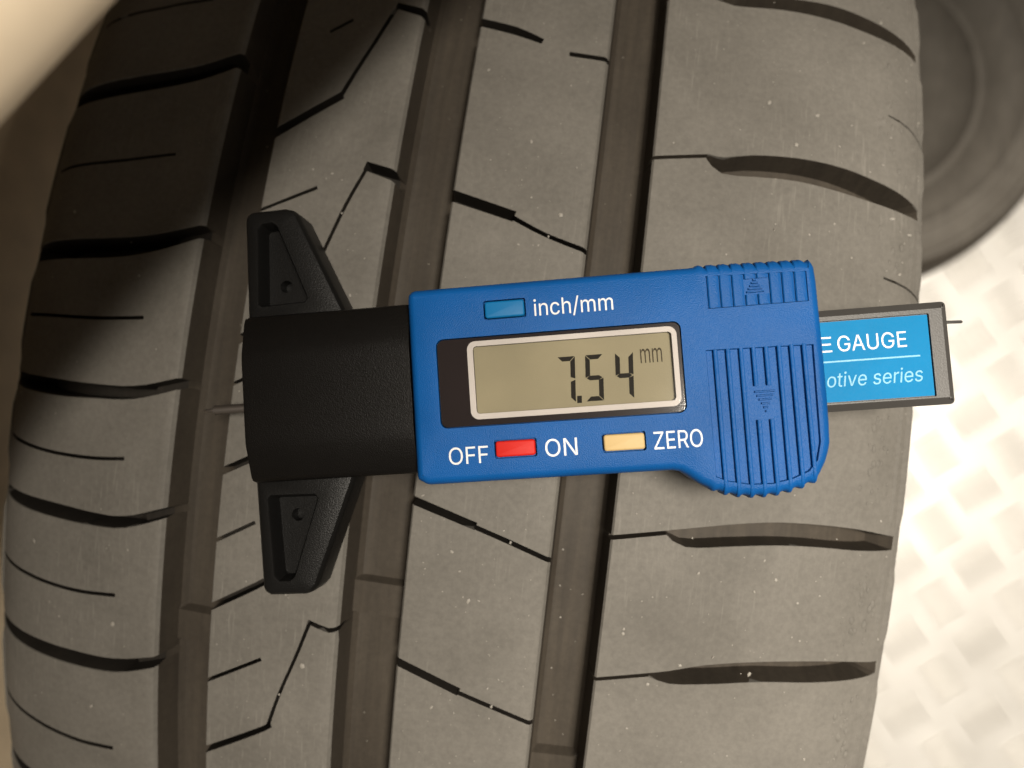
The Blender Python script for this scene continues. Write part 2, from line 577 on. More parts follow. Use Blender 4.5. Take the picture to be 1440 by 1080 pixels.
RIB3 = [([(1.2, 77.1, 2.06), (10.0, 75.4, 2.0), (15.6, 73.4, 1.3)], [(21.1, 71.1, 1.0), (29.6, 70.7, 1.0)]),
        ([(1.2, 39.3, 2.4), (14.9, 36.0, 2.2)], [(14.5, 35.8, .95), (21.0, 33.1, .82), (29.6, 30.7, .95)]),
        ([(1.2, 9.6, 1.9), (14.8, 5.8, 1.8)], [(14.4, 5.8, .9), (21.2, 3.6, .9), (29.6, 1.0, .9)]),
        ([(1.2, -17.7, 1.7), (14.8, -21.5, 1.55)], [(14.3, -21.5, .9), (21.3, -23.6, .91), (29.6, -26.3, .91)]),
        ([(1.2, -48.0, 1.66), (14.8, -52.8, 1.68)], [(14.4, -52.8, .84), (21.0, -54.8, .84), (29.4, -57.4, .85)]),
        ([(1.2, -80.0, 1.66), (14.8, -84.8, 1.68)], [(14.4, -84.8, .84), (21.0, -86.8, .84), (29.4, -89.4, .85)])]


def shifted(pts, ds):
    return [(u, s + ds, w) for u, s, w in pts]


def lay_pitch(i, ds):
    """One pitch of the pattern, taken from visible pitch i and moved round the tyre by ds."""
    p = shifted(RIB1_SLOT[i], ds)
    st(p, (-53.2, 3.2, -54.4, 7.2), .38, .10)       # shallow tie-bar end at the groove
    st(shifted(RIB1_SIPE[i], ds), 3.0, .16, 0)
    st(shifted(RIB4_SLOT[i], ds), 5.2, .5, .10)
    st(shifted(RIB4_SIPE[i], ds), 3.2, .16, 0)
    a, b_, c = ZIG[i]
    st(shifted(a, ds), 4.5, .30, .06)
    st(shifted(b_, ds), 3.2, .16, 0)
    st(shifted(c, ds), 4.2, .26, .05)
    st(shifted(RIB2_SHORT[i], ds), 2.6, .16, 0)
    a, b_ = RIB3[i]
    st(shifted(a, ds), 4.8, .34, .06)
    st(shifted(b_, ds), 3.2, .16, 0)


for i in range(6):
    lay_pitch(i, 0.0)
ds = 0.0
for k, i in enumerate((3, 2, 4, 1)):               # carried on past both ends of the visible stretch
    base = (RIB3[i][0][0][1])
    lay_pitch(i, 113.0 + 30.5 * k - base)
    lay_pitch(i, -111.5 - 30.5 * k - base)
st([(86, 70.0, .5), (92, 69.4, .52), (100, 67.2, .55)], 1.4, .14, 0)
st([(86, 34.5, .5), (92, 34.0, .52), (100, 32.6, .55)], 1.2, .14, 0)


def densify(p, step=2.4):
    out = [p[0]]
    for a, b_ in zip(p[:-1], p[1:]):
        n = max(1, int(math.ceil(np.hypot(*(b_ - a)[:2]) / step)))
        for k in range(1, n + 1):
            out.append(a + (b_ - a) * k / n)
    return np.array(out)


def smooth_stroke(p):
    if len(p) < 3:
        return densify(p)
    Q = np.vstack([2 * p[0] - p[1], p, 2 * p[-1] - p[-2]])
    out = []
    for i in range(1, len(Q) - 2):
        a, b_, c, d = Q[i - 1:i + 3]
        n = max(2, int(np.hypot(*(c - b_)[:2]) / 2.2))
        for k in range(n):
            x = k / n
            out.append(.5 * (2 * b_ + (c - a) * x + (2 * a - 5 * b_ + 4 * c - d) * x * x + (3 * b_ - a - 3 * c + d) * x ** 3))
    out.append(p[-1])
    return np.array(out)


def band(p, off):
    """Outline of a stroke shrunk by off on every side; None when nothing is left."""
    q = p[:, :2]
    w = p[:, 2] / 2 - off
    if w.max() < 0.05:
        return None
    w = np.maximum(w, 0.03)
    tg = np.gradient(q, axis=0)
    tg /= np.maximum(np.hypot(*tg.T), 1e-9)[:, None]
    nm = np.stack([-tg[:, 1], tg[:, 0]], 1)
    q = q.copy()
    q[0] += tg[0] * off
    q[-1] -= tg[-1] * off
    return np.vstack([q + nm * w[:, None], (q - nm * w[:, None])[::-1]])


def stroke_h(P, p, depth, run, cham):
    """Height (<= 0) of a stroke at points P."""
    best = np.full(len(P), 1e9)
    n = len(p) - 1
    for i in range(n):
        a, b_ = p[i, :2], p[i + 1, :2]
        d = b_ - a
        L = np.hypot(*d)
        if L < 1e-6:
            continue
        d = d / L
        al = (P - a) @ d
        tt = np.clip(al / L, 0, 1)
        w = (p[i, 2] + (p[i + 1, 2] - p[i, 2]) * tt) / 2
        c = a + d * (tt * L)[:, None]
        dist = np.hypot(*(P - c).T)
        perp = np.abs((P - a) @ np.array([-d[1], d[0]]))
        val = dist - w
        if i == 0:
            val = np.where(al < 0, np.maximum(perp - w, -al), np.where(al < 3, np.maximum(val, -al), val))
        if i == n - 1:
            ov = al - L
            val = np.where(ov > 0, np.maximum(perp - w, ov), np.where(ov > -3, np.maximum(val, ov), val))
        best = np.minimum(best, val)
    if isinstance(depth, tuple):
        u0, d0, u1, d1 = depth
        dd = np.interp(-P[:, 0], [-u0, -u1], [d0, d1])
        return -dd * np.interp(-best, [0, cham, cham + run], [0, .03, 1])
    if cham > 0:
        return np.interp(-best, [0, cham, cham + run], [0, -cham * 0.9, -depth])
    return np.interp(-best, [0, run], [0, -depth])


pts, edges = [], []


def add_poly(poly, closed=True):
    s = len(pts)
    poly = np.asarray(poly, float)
    for q in poly:
        pts.append((float(q[0]), float(q[1])))
    n = len(poly)
    for i in range(n if closed else n - 1):
        edges.append((s + i, s + (i + 1) % n))


SL = np.arange(-SMAX, SMAX + .01, 3.5)
SL[-1] = SMAX
for g in (G1, G2, G3):
    for u, _ in groove_lines(g):
        add_poly([(u, s) for s in SL], False)
RIDGES = [(93.6, .45), (96.6, .7), (98.6, .35)]
for u0, _ in RIDGES:
    for sg in (-1, 1):
        for du in (-.55, -.2, .2, .55):
            add_poly([(sg * (u0 + du), s) for s in SL], False)
for gi, bars in WEAR.items():
    g = (G1, G2, G3)[gi]
    for s0, s1 in bars:
        for s in (s0 - .7, s0, s1, s1 + .7):
            add_poly([(g[0] + 1.2, s), (g[1] - .9, s)], False)
prepared = []
for p, depth, run, cham in strokes:
    q = smooth_stroke(p)
    if q[:, 1].max() > SMAX - 1 or q[:, 1].min() < -SMAX + 1:
        continue
    prepared.append((q, depth, run, cham))
    offs = [0, cham, cham + run] if cham > 0 else [0, run]
    for o_ in offs:
        bnd = band(q, o_)
        if bnd is not None:
            add_poly(bnd)
us = sorted(set(list(np.arange(-92, 93, 4.0)) + [-100, -97.6, -95.2, 95.2, 97.6, 100]))
for u in us:
    for k, s in enumerate(SL):
        pts.append((float(u), float(np.clip(s + (1.7 if int(u / 4) % 2 and abs(s) < SMAX - 3 else 0), -SMAX, SMAX))))
v2, _, f2, ov, _, _ = delaunay_2d_cdt([Vector(p) for p in pts], edges, [], 0, 1e-4)
P = np.array([(v[0], v[1]) for v in v2])
H = np.zeros(len(P))
for gi, g in enumerate((G1, G2, G3)):
    gl_ = groove_lines(g)
    hg = np.interp(P[:, 0], [q[0] for q in gl_], [q[1] for q in gl_], left=0, right=0)
    for s0, s1 in WEAR[gi]:
        cap = np.interp(P[:, 1], [s0 - .7, s0, s1, s1 + .7], [-GD, -5.7, -5.7, -GD])
        hg = np.maximum(hg, np.where((P[:, 1] > s0 - .7) & (P[:, 1] < s1 + .7), cap, -GD))
    H = np.minimum(H, hg)
for u0, hh in RIDGES:
    H += np.interp(np.abs(P[:, 0]), [u0 - .55, u0 - .2, u0 + .2, u0 + .55], [0, hh, hh, 0])
for q, depth, run, cham in prepared:
    w = q[:, 2].max()
    sel = np.where((P[:, 0] > q[:, 0].min() - w) & (P[:, 0] < q[:, 0].max() + w) &
                   (P[:, 1] > q[:, 1].min() - w) & (P[:, 1] < q[:, 1].max() + w))[0]
    if len(sel):
        H[sel] = np.minimum(H[sel], stroke_h(P[sel], q, depth, run, cham))
XYZ = surf(P[:, 0], P[:, 1], H)
FA = np.array(f2)
FC = P[FA].mean(1)

tyre = empty('car_tyre')
tag(tyre, 'large worn black car tyre standing upright with blue gauge across its grooved tread', 'tyre')


def part_faces(name, mask, mat, parent, smooth=28, low=None):
    f = FA[mask]
    used, inv = np.unique(f.ravel(), return_inverse=True)
    o_ = mesh_mm(name, XYZ[used], inv.reshape(-1, 3), mat, parent, smooth)
    if low is not None:                            # darker slots: rubber without dust, plus shade painted in on three ribs
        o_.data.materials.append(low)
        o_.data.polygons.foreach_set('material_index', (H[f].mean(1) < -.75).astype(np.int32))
    return o_


uc = FC[:, 0]
CL, CR = .95, -.35                                   # the worn chamfers go with the ribs
bounds = [(-99.9, G1[0] + CL), (G1[0] + CL, G1[1] + CR), (G1[1] + CR, G2[0] + CL), (G2[0] + CL, G2[1] + CR),
          (G2[1] + CR, G3[0] + CL), (G3[0] + CL, G3[1] + CR), (G3[1] + CR, 99.9)]
names = ['shoulder_rib', 'tread_groove', 'tread_rib', 'tread_groove', 'tread_rib', 'tread_groove', 'shoulder_rib']
groove_objs = []
for (a, b_), nm_ in zip(bounds, names):
    mask = (uc > a) & (uc <= b_)
    if nm_ == 'tread_groove':
        gi = len(groove_objs)
        wear = np.zeros(len(FC), bool)
        for s0, s1 in WEAR[gi]:
            wear |= mask & (FC[:, 1] > s0 - .7) & (FC[:, 1] < s1 + .7) & (uc > a + .3) & (uc < b_ - .6)
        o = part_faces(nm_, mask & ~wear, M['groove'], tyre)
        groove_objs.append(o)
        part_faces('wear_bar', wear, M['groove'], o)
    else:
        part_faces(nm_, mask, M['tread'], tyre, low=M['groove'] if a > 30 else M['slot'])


def lathe_x(name, prof_pts, th0, th1, n, mat, parent, smooth=30, closed=False):
    """Revolve (t, r) points about the tyre axis."""
    V, Fc = [], []
    k = len(prof_pts)
    pp = np.asarray(prof_pts, float)
    for i in range(n if closed else n + 1):
        th = th0 + (th1 - th0) * i / n
        for t, r in pp:
            V.append((t, r * math.sin(th), R + r * math.cos(th)))
    for i in range(n):
        j = (i + 1) % n if closed else i + 1
        for q in range(k - 1):
            Fc.append((i * k + q, i * k + q + 1, j * k + q + 1, j * k + q))
    return mesh_mm(name, V, Fc, mat, parent, smooth)


uu = list(np.arange(-100, 100.1, 4.0))
for g in (G1, G2, G3):
    uu = [u for u in uu if not (g[0] - .5 < u < g[1] + .5)] + [u for u, _ in groove_lines(g)]
uu = np.array(sorted(uu))
hh = np.zeros(len(uu))
for g in (G1, G2, G3):
    gl_ = groove_lines(g)
    hh = np.minimum(hh, np.interp(uu, [q[0] for q in gl_], [q[1] for q in gl_], left=0, right=0))
t_, d_, nx_, nz_ = prof(uu)
lathe_x('far_tread', np.stack([t_ + hh * nx_, R - d_ + hh * nz_], 1), SMAX / R, 2 * math.pi - SMAX / R, 150, M['tread'], tyre)
for sg in (-1, 1):
    us_ = sg * np.linspace(99.95, ULS[sg][-1] - .3, 46)
    t_, d_, nx_, nz_ = prof(us_)
    pp = np.stack([t_, R - d_], 1)
    if sg > 0:
        pp = pp[::-1]
    lathe_x('sidewall', pp, 0, 2 * math.pi, 240, M['side'], tyre, 30, True)
lathe_x('inner_liner', [(78, 195), (86, 215), (92, 250), (88, 280), (60, 296), (0, 301), (-60, 296), (-88, 280), (-92, 250), (-86, 215), (-78, 195)],
        0, 2 * math.pi, 96, M['side'], tyre, 40, True)

# pale crumbs of rubber and grit lying on the ribs
ico_v = [(0, 0, 1), (.9, 0, .3), (.28, .85, .3), (-.72, .53, .3), (-.72, -.53, .3), (.28, -.85, .3), (0, 0, -.5)]
ico_f = [(0, 1, 2), (0, 2, 3), (0, 3, 4), (0, 4, 5), (0, 5, 1), (6, 2, 1), (6, 3, 2), (6, 4, 3), (6, 5, 4), (6, 1, 5)]
cv, cf = [], []
zones = [(-90, -48, 120), (-33, -11, 150), (4.5, 27, 260), (41, 97, 360), (-45, -36, 12), (-7, 1, 12), (31, 37, 20)]
clumps = [(random.uniform(-90, 97), random.uniform(-95, 95)) for _ in range(60)]
for a, b_, cnt in zones:
    for _ in range(cnt):
        u = random.uniform(a, b_)
        s = random.uniform(-105, 105)
        if random.random() < .45:                   # a loose clump
            cu, cs = random.choice(clumps)
            if a < cu < b_:
                u, s = cu + random.gauss(0, 3.5), cs + random.gauss(0, 5)
                if not a < u < b_:
                    continue
        r = min(.42, random.paretovariate(2.4) * .075)
        i = int(np.argmin((P[:, 0] - u) ** 2 + (P[:, 1] - s) ** 2))
        inner = any(g[0] < u < g[1] for g in (G1, G2, G3))
        if not inner:
            near = np.hypot(P[:, 0] - u, P[:, 1] - s) < 1.2
            if near.any() and H[near].min() < -.6:
                continue
        h = -GD if inner else 0.0
        c = surf(np.array([u]), np.array([s]), np.array([h + r * .25]))[0]
        k0 = len(cv)
        ax, ay, az = r * random.uniform(.7, 1.5), r * random.uniform(.7, 1.8), r * random.uniform(.5, .9)
        rot = random.uniform(0, 6.28)
        for x, y, z in ico_v:
            x2, y2 = x * ax * random.uniform(.8, 1.2), y * ay * random.uniform(.8, 1.2)
            cv.append((c[0] + x2 * math.cos(rot) - y2 * math.sin(rot), c[1] + x2 * math.sin(rot) + y2 * math.cos(rot), c[2] + z * az))
        cf += [tuple(k0 + q for q in f) for f in ico_f]
for u, s, r in ((21.3, -23.6, .5), (21.05, -54.8, .55), (-19.5, -59.1, .4), (-17.9, 33.6, .35), (21.6, 32.9, .35)):
    c = surf(np.array([u]), np.array([s]), np.array([-.12]))[0]
    k0 = len(cv)
    cv += [(c[0] + x * r * .55 * random.uniform(.8, 1.2), c[1] + y * r * .7 * random.uniform(.9, 1.3), c[2] + z * r * .4) for x, y, z in ico_v]
    cf += [tuple(k0 + q for q in f) for f in ico_f]
o = mesh_mm('rubber_crumbs', cv, cf, M['crumb'], None, 80)
tag(o, 'tiny pale crumbs of rubber and grit scattered over the tyre tread', 'crumbs', kind='stuff')

# worn blisters along the right shoulder band
cv, cf = [], []
for _ in range(150):
    u = random.gauss(87.5, 2.6)
    s = random.uniform(-100, 100) if random.random() < .5 else random.choice((66, 38, 5, -2, -28, -33, -60, -64)) + random.gauss(0, 4)
    if not 82 < u < 94:
        continue
    near = np.hypot(P[:, 0] - u, P[:, 1] - s) < 1.6
    if near.any() and H[near].min() < -.5:
        continue
    r = random.uniform(.25, .85)
    n_ = 10
    U_ = [u]; S_ = [s]; H_ = [r * .38]
    for f_, h_ in ((.55, .30), (1.0, -.03)):
        for k in range(n_):
            a = 2 * math.pi * k / n_
            rr = r * f_ * random.uniform(.85, 1.15)
            U_.append(u + rr * .8 * math.cos(a)); S_.append(s + rr * 1.25 * math.sin(a)); H_.append(r * h_)
    q0 = len(cv)
    cv += surf(np.array(U_), np.array(S_), np.array(H_)).tolist()
    for k in range(n_):
        j = (k + 1) % n_
        cf += [(q0, q0 + 1 + k, q0 + 1 + j), (q0 + 1 + k, q0 + 1 + n_ + k, q0 + 1 + n_ + j, q0 + 1 + j)]
o = mesh_mm('shoulder_blisters', cv, cf, M['tread'], tyre, 80)
o['kind'] = 'stuff'

# ------------------------------------------------------------------ the small tyre lying on the floor behind
tx, ty = 242.0, 329.0
tw = empty('small_wheel', (tx, ty, 0))
tag(tw, 'small dark rubber wheel lying flat on the bright treadplate floor in the upper right corner', 'wheel')


def lathe_z(name, pp, n, mat, parent, smooth=35):
    V, Fc = [], []
    k = len(pp)
    for i in range(n):
        a = 2 * math.pi * i / n
        for r_, z in pp:
            V.append((r_ * math.cos(a), r_ * math.sin(a), z))
    for i in range(n):
        j = (i + 1) % n
        for q in range(k - 1):
            Fc.append((i * k + q, j * k + q, j * k + q + 1, i * k + q + 1))
    return mesh_mm(name, V, Fc, mat, parent, smooth)


lathe_z('tread', [(168, 9), (176, 14), (181, 24), (182, 30), (179.5, 31), (179.5, 36), (183, 37), (184, 52), (181, 53), (181, 58), (184, 59), (183, 72),
                  (180, 73), (180, 78), (182, 79), (179, 92), (172, 100)], 120, M['groove'], tw)
lathe_z('sidewall', [(172, 100), (170, 103), (167, 103.4), (165, 101.5), (156, 106.5), (148, 108.5), (146, 111), (141, 111.4), (139, 109), (130, 106.5),
                     (120, 101), (112, 94), (110, 95.5), (106, 95), (104, 91), (88, 79), (72, 70), (66, 66)], 120, M['other'], tw)
lathe_z('sidewall', [(66, 30), (80, 22), (111, 14), (120, 11), (141, 2), (150, 0), (160, 3), (168, 9)], 120, M['other'], tw)
lathe_z('rim', [(67, 67), (62, 64), (58, 52), (34, 46), (32, 50), (0.5, 51)], 96, M['rim'], tw)

# ------------------------------------------------------------------ panel and board at the left
pz = C0 + 65
pan = slab('side_panel', rounded([(-152, -420), (-137, -420), (-137, 420), (-152, 420)], 0, pz, 2.0), [], M['panel'], None)
tag(pan, 'brown upright panel close beside the left sidewall of the large tyre', 'panel')
E1, E2 = np.array([9.0, 67.3]), np.array([-52.3, -12.9])
dv = (E1 - E2) / np.hypot(*(E1 - E2))
nv = np.array([-dv[1], dv[0]])
oc = [E2 - dv * 120, E1 + dv * 330, E1 + dv * 330 + nv * 520, E2 - dv * 120 + nv * 520]
brd = slab('cream_board', rounded(oc, pz, pz + 14, 9.0, 8, 2.5), [], M['cream'], None, 50)
tag(brd, 'blurred cream board crossing the upper left corner above the tyre', 'board')

# ------------------------------------------------------------------ the tread depth gauge
g_org = (3.85, 2.02, C0)
gauge = empty('tread_depth_gauge', g_org, math.radians(10.65))
tag(gauge, 'blue digital tread depth gauge reading 7.54 mm lying across the tyre tread', 'gauge')

# slider outline
base = [(1.6, -16.05), (10, -16.05), (20, -16.05), (30, -16.05), (40.4, -16.05), (41.6, -16.3), (42.6, -16.95), (43.5, -17.7), (44.4, -18.4)]
xs = np.arange(45.2, 62.2, .24)
yb = np.interp(xs, [44.4, 46, 48, 50, 52, 54, 56, 58, 60, 62.2], [-18.4, -19.2, -19.9, -20.4, -20.65, -20.7, -20.55, -20.2, -19.65, -18.8])
RX_LOW = [48.3, 50.25, 52.25, 54.15, 56.1, 58.05, 59.95, 61.85]
bump_low = .42 * np.exp(-((xs[:, None] - np.array([46.4] + RX_LOW)) / .5) ** 2).sum(1)
xt = np.arange(64.0, 46.2, -.24)
ytop = np.interp(xt, [46, 64], [15.95, 15.45])
RX_UP = [46.9 + 1.94 * k for k in range(9)]
bump_up = .55 * (np.abs(np.sin(np.pi * (xt - 45.93) / 1.94)) - .25)
outl, bump = [tuple(q) for q in base], [0] * len(base)
outl += list(zip(xs, yb)); bump += [-v for v in bump_low]
tail = [(63.0, -17.8), (63.9, -16.2), (64.5, -14.6), (64.85, -13.2), (65.0, -10), (65.05, -6), (65.05, 0), (65.0, 6), (64.95, 12), (64.8, 14.4), (64.5, 15.1)]
outl += tail; bump += [0] * len(tail)
outl += list(zip(xt, ytop)); bump += list(bump_up)
rest = [(45.6, 16.0), (35, 16.02), (20, 16.05), (8, 16.05), (.9, 16.05), (.2, 15.85), (-.35, 15.3), (-.5, 14.4), (-.55, 5), (-.6, -5), (-.65, -14.5), (-.5, -15.1), (.9, -15.95)]
outl += rest; bump += [0] * len(rest)
outl = np.array(outl); bump = np.array(bump)
ZT = 14.0


def slider_ring(d, k):
    p = inset(outl, d)
    p[:, 1] += bump * k
    return p


rings = [(slider_ring(1.2, 0), .35), (slider_ring(.3, .5), .8), (slider_ring(0, 1), 2.0), (slider_ring(0, 1), ZT - 1.9),
         (slider_ring(.12, 1), ZT - 1.15), (slider_ring(.42, .9), ZT - .55), (slider_ring(.85, .6), ZT - .16), (slider_ring(1.35, 0), ZT)]


def pocket(poly, depth, run=.12):
    poly = ccw(poly)
    return [(poly, ZT), (inset(poly, run), ZT - depth)]


BZ = (3.95, -7.1, 43.3, 7.45)
buttons = {'blue': (12.4, 10.2, 18.8, 12.9), 'red': (12.7, -12.2, 19.05, -9.65), 'yellow': (29.9, -12.35, 36.3, -9.75)}
low_pocket = [(46.85, 2.5), (46.85, -17.4), (48.5, -18.2), (52, -18.95), (55.5, -19.0), (58.5, -18.4), (61, -17.4), (62.4, -15.8), (63.1, -13), (63.3, 2.2)]
up_pocket = [(47.75, 8.95), (63.2, 8.95), (63.2, 13.7), (47.75, 14.2)]
feats = [pocket(rrect(*BZ, 1.25), 1.9, .06), pocket(low_pocket, .5, .15), pocket(up_pocket, .35, .1)]
for k, (x0, y0, x1, y1) in buttons.items():
    feats.append(pocket(rrect(x0 - .24, y0 - .24, x1 + .24, y1 + .24, .35, 3), 1.1, .03))
slider = slab('slider_body', rings, feats, M['blue'], gauge, 38)


def swept_rib(name, x0, x1, path, hgt, mat, parent, lean=0.0):
    """Rounded rib along (y, z) path; path points are on the base surface."""
    path = np.array(path, float)
    tg = np.gradient(path, axis=0)
    tg /= np.hypot(*tg.T)[:, None]
    nm = np.stack([-tg[:, 1], tg[:, 0]], 1)
    if nm[0, 1] < 0:
        nm = -nm
    sec = [(0, -.35), (0, .55), (.10, .88), (.26, 1.0 - lean * .2), (.74, 1.0 - lean * .7), (.90, .88 - lean * .75), (1, .55 - lean * .5), (1, -.35)]
    V, Fc = [], []
    k = len(sec)
    for (y, z), (ny, nz) in zip(path, nm):
        for fx, fh in sec:
            V.append((x0 + (x1 - x0) * fx, y + ny * hgt * fh, z + nz * hgt * fh))
    for i in range(len(path) - 1):
        for j in range(k - 1):
            Fc.append((i * k + j, i * k + j + 1, (i + 1) * k + j + 1, (i + 1) * k + j))
    Fc.append(tuple(range(k)))
    e = (len(path) - 1) * k
    Fc.append(tuple(range(e + k - 1, e - 1, -1)))
    return mesh_mm(name, V, Fc, mat, parent, 35)


for k, x in enumerate(RX_LOW):
    yo = float(np.interp(x, xs, yb))
    down = [(yo + 2.3, ZT - .5), (yo + 1.35, ZT - .52), (yo + .85, ZT - .62), (yo + .42, ZT - .95), (yo + .16, ZT - 1.5), (yo + .12, ZT - 2.4), (yo + .12, ZT - 6)]
    split = k in (3, 4)
    y_top = -9.0 if split else 2.4
    swept_rib('grip_rib', x - .36, x + .36, [(y_top, ZT - .5)] + [(y, ZT - .5) for y in np.linspace(y_top - .6, yo + 3, 4)] + down, .62, M['blue'], slider)
    if split:
        swept_rib('grip_rib', x - .36, x + .36, [(2.4, ZT - .5), (0, ZT - .5), (-3.7, ZT - .5)], .62, M['blue'], slider)
up_x = [47.85 + 1.915 * k for k in range(8)]
for k, x in enumerate(up_x):
    yo = float(np.interp(x + .95, xt[::-1], ytop[::-1]))
    over = [(yo - 1.3, ZT - .36), (yo - .8, ZT - .46), (yo - .35, ZT - .8), (yo - .05, ZT - 1.4), (yo, ZT - 2.4), (yo, ZT - 6)]
    mid = k in (3, 4)
    y0 = 13.2 if mid else 9.05
    swept_rib('grip_ridge', x + .10, x + 1.86, [(y0, ZT - .34), ((y0 + yo - 2) / 2 if not mid else y0 + .3, ZT - .34)] + over, .42, M['blue'], slider, .55)
    if mid:
        swept_rib('grip_ridge', x + .10, x + 1.86, [(9.05, ZT - .34), (9.9, ZT - .34), (10.7, ZT - .34)], .42, M['blue'], slider, .55)


def arrow(cx, y0, dy, widths, z):
    V, Fc = [], []
    for k, w in enumerate(widths):
        yc = y0 + dy * k
        bx = ccw([(cx - w / 2, yc - .17), (cx + w / 2, yc - .17), (cx + w / 2, yc + .17), (cx - w / 2, yc + .17)])
        tp = inset(bx, .09)
        s = len(V)
        V += [(q[0], q[1], z - .3) for q in bx] + [(q[0], q[1], z) for q in tp]
        Fc += [(s + i, s + (i + 1) % 4, s + 4 + (i + 1) % 4, s + 4 + i) for i in range(4)] + [(s + 4, s + 5, s + 6, s + 7)]
    return mesh_mm('arrow_mark', V, Fc, M['blue'], slider)


arrow(55.25, 11.15, .46, [2.8, 2.25, 1.7, 1.15, .6], ZT - .05)
arrow(55.4, -4.6, -.62, [3.2, 2.6, 2.0, 1.4, .8, .4], ZT - .18)

# screen
win = (9.95, -5.05, 41.8, 5.9)
screen = ring_plate('screen_bezel', rrect(BZ[0] + .16, BZ[1] + .16, BZ[2] - .16, BZ[3] - .16, 1.1), rrect(*win, .55), ZT - 1.35, ZT - .30, M['bezel'], gauge)
ring_plate('white_frame', rrect(9.0, -5.95, 42.6, 6.75, 1.35), rrect(*win, .56), ZT - .9, ZT - .27, M['frame'], screen)
lcd = slab('display_panel', [(rrect(9.2, -5.7, 42.4, 6.5, .3), ZT - 1.6), (rrect(9.2, -5.7, 42.4, 6.5, .3), ZT - 1.2)], [], M['lcd'], screen)
slab('clear_window', [(rrect(BZ[0] + .2, BZ[1] + .2, BZ[2] - .2, BZ[3] - .2, 1.1), ZT - .18), (rrect(BZ[0] + .2, BZ[1] + .2, BZ[2] - .2, BZ[3] - .2, 1.1), ZT - .06)], [], M['glass'], screen)
ZL = ZT - 1.2


def prism(polys, z0, z1, name, mat, parent):
    V, Fc = [], []
    for p in polys:
        p = ccw(p)
        s, n = len(V), len(p)
        V += [(q[0], q[1], z0) for q in p] + [(q[0], q[1], z1) for q in p]
        Fc += [(s + i, s + (i + 1) % n, s + n + (i + 1) % n, s + n + i) for i in range(n)] + [tuple(range(s + n, s + 2 * n))]
    return mesh_mm(name, V, Fc, mat, parent)


def segments(x0, y0, w, h, on):
    t, g = .74, .07
    m_ = h / 2
    S = {'a': [(0 + g, h), (w - g, h), (w - t - g, h - t), (t + g, h - t)],
         'd': [(0 + g, 0), (w - g, 0), (w - t - g, t), (t + g, t)],
         'f': [(0, h - g), (t, h - t - g), (t, m_ + t * .42 + g), (0, m_ + g * 1.3)],
         'b': [(w, h - g), (w - t, h - t - g), (w - t, m_ + t * .42 + g), (w, m_ + g * 1.3)],
         'e': [(0, g), (t, t + g), (t, m_ - t * .42 - g), (0, m_ - g * 1.3)],
         'c': [(w, g), (w - t, t + g), (w - t, m_ - t * .42 - g), (w, m_ - g * 1.3)],
         'g': [(g + .1, m_), (t * .85 + g, m_ + t / 2), (w - t * .85 - g, m_ + t / 2), (w - g - .1, m_), (w - t * .85 - g, m_ - t / 2), (t * .85 + g, m_ - t / 2)]}
    return [[(x0 + px + .045 * py, y0 + py) for px, py in S[k]] for k in on]


for x0, on in ((23.15, 'abc'), (27.65, 'afgcd'), (32.45, 'fgbc')):
    prism(segments(x0, -4.25, 2.85, 7.45, on), ZL + .01, ZL + .05, 'display_digit', M['segment'], lcd)
prism([[(26.2, -4.4), (26.95, -4.4), (27.0, -3.25), (26.25, -3.25)]], ZL + .01, ZL + .05, 'decimal_point', M['segment'], lcd)


FONT = None
try:
    import os
    FONT = bpy.data.fonts.load(os.path.join(bpy.utils.system_resource('DATAFILES', path='fonts'), 'Inter.woff2'))
except Exception:
    FONT = None


def lettering(name, text, x0, x1, yb_, h, z, mat, parent, shear=0.0, ref='O', thin=0.0):
    """Printed text fitted between x0 and x1 with its capital height h on the baseline yb_."""
    def mk(t):
        c = bpy.data.curves.new('t', 'FONT')
        c.body = t
        if FONT:
            c.font = FONT
        c.size = 1.0
        c.shear = shear
        c.resolution_u = 5
        c.fill_mode = 'NONE'
        o_ = bpy.data.objects.new('t', c)
        COL.objects.link(o_)
        bpy.context.view_layer.update()
        line = bpy.data.meshes.new_from_object(o_.evaluated_get(bpy.context.evaluated_depsgraph_get()))
        bpy.data.objects.remove(o_)
        q = np.array([v.co[:2] for v in line.vertices])
        ed = [tuple(e.vertices) for e in line.edges]
        bpy.data.meshes.remove(line)
        vv, _, ff, _, _, _ = delaunay_2d_cdt([Vector(p) for p in q], ed, [], 0, 1e-6)
        cen = np.array([[sum(vv[i][k] for i in f) / 3 for k in (0, 1)] for f in ff])
        wind = np.zeros(len(cen), int)                   # non-zero winding fill
        for a_, b__ in ed:
            (xa, ya), (xb, yb2) = q[a_], q[b__]
            if ya == yb2:
                continue
            hit = ((ya > cen[:, 1]) != (yb2 > cen[:, 1])) & (cen[:, 0] < (xb - xa) * (cen[:, 1] - ya) / (yb2 - ya) + xa)
            wind += np.where(hit, 1 if yb2 > ya else -1, 0)
        me_ = bpy.data.meshes.new('t')
        me_.from_pydata([(v[0], v[1], 0) for v in vv], [], [list(f) for f, w_ in zip(ff, wind) if w_ != 0])
        me_.update()
        return me_
    me = mk(text)
    co = np.array([v.co[:] for v in me.vertices])
    r_ = mk(ref)
    ro = np.array([v.co[:] for v in r_.vertices])
    bpy.data.meshes.remove(r_)
    sx = (x1 - x0) / (co[:, 0].max() - co[:, 0].min())
    sy = h / (ro[:, 1].max() - max(ro[:, 1].min(), 0))
    co2 = np.stack([x0 + (co[:, 0] - co[:, 0].min()) * sx, yb_ + co[:, 1] * sy, np.full(len(co), z)], 1)
    me.vertices.foreach_set('co', (co2 * MM).ravel())
    me.update()
    me.name = name
    me.materials.clear()
    return link(name, me, mat, parent)


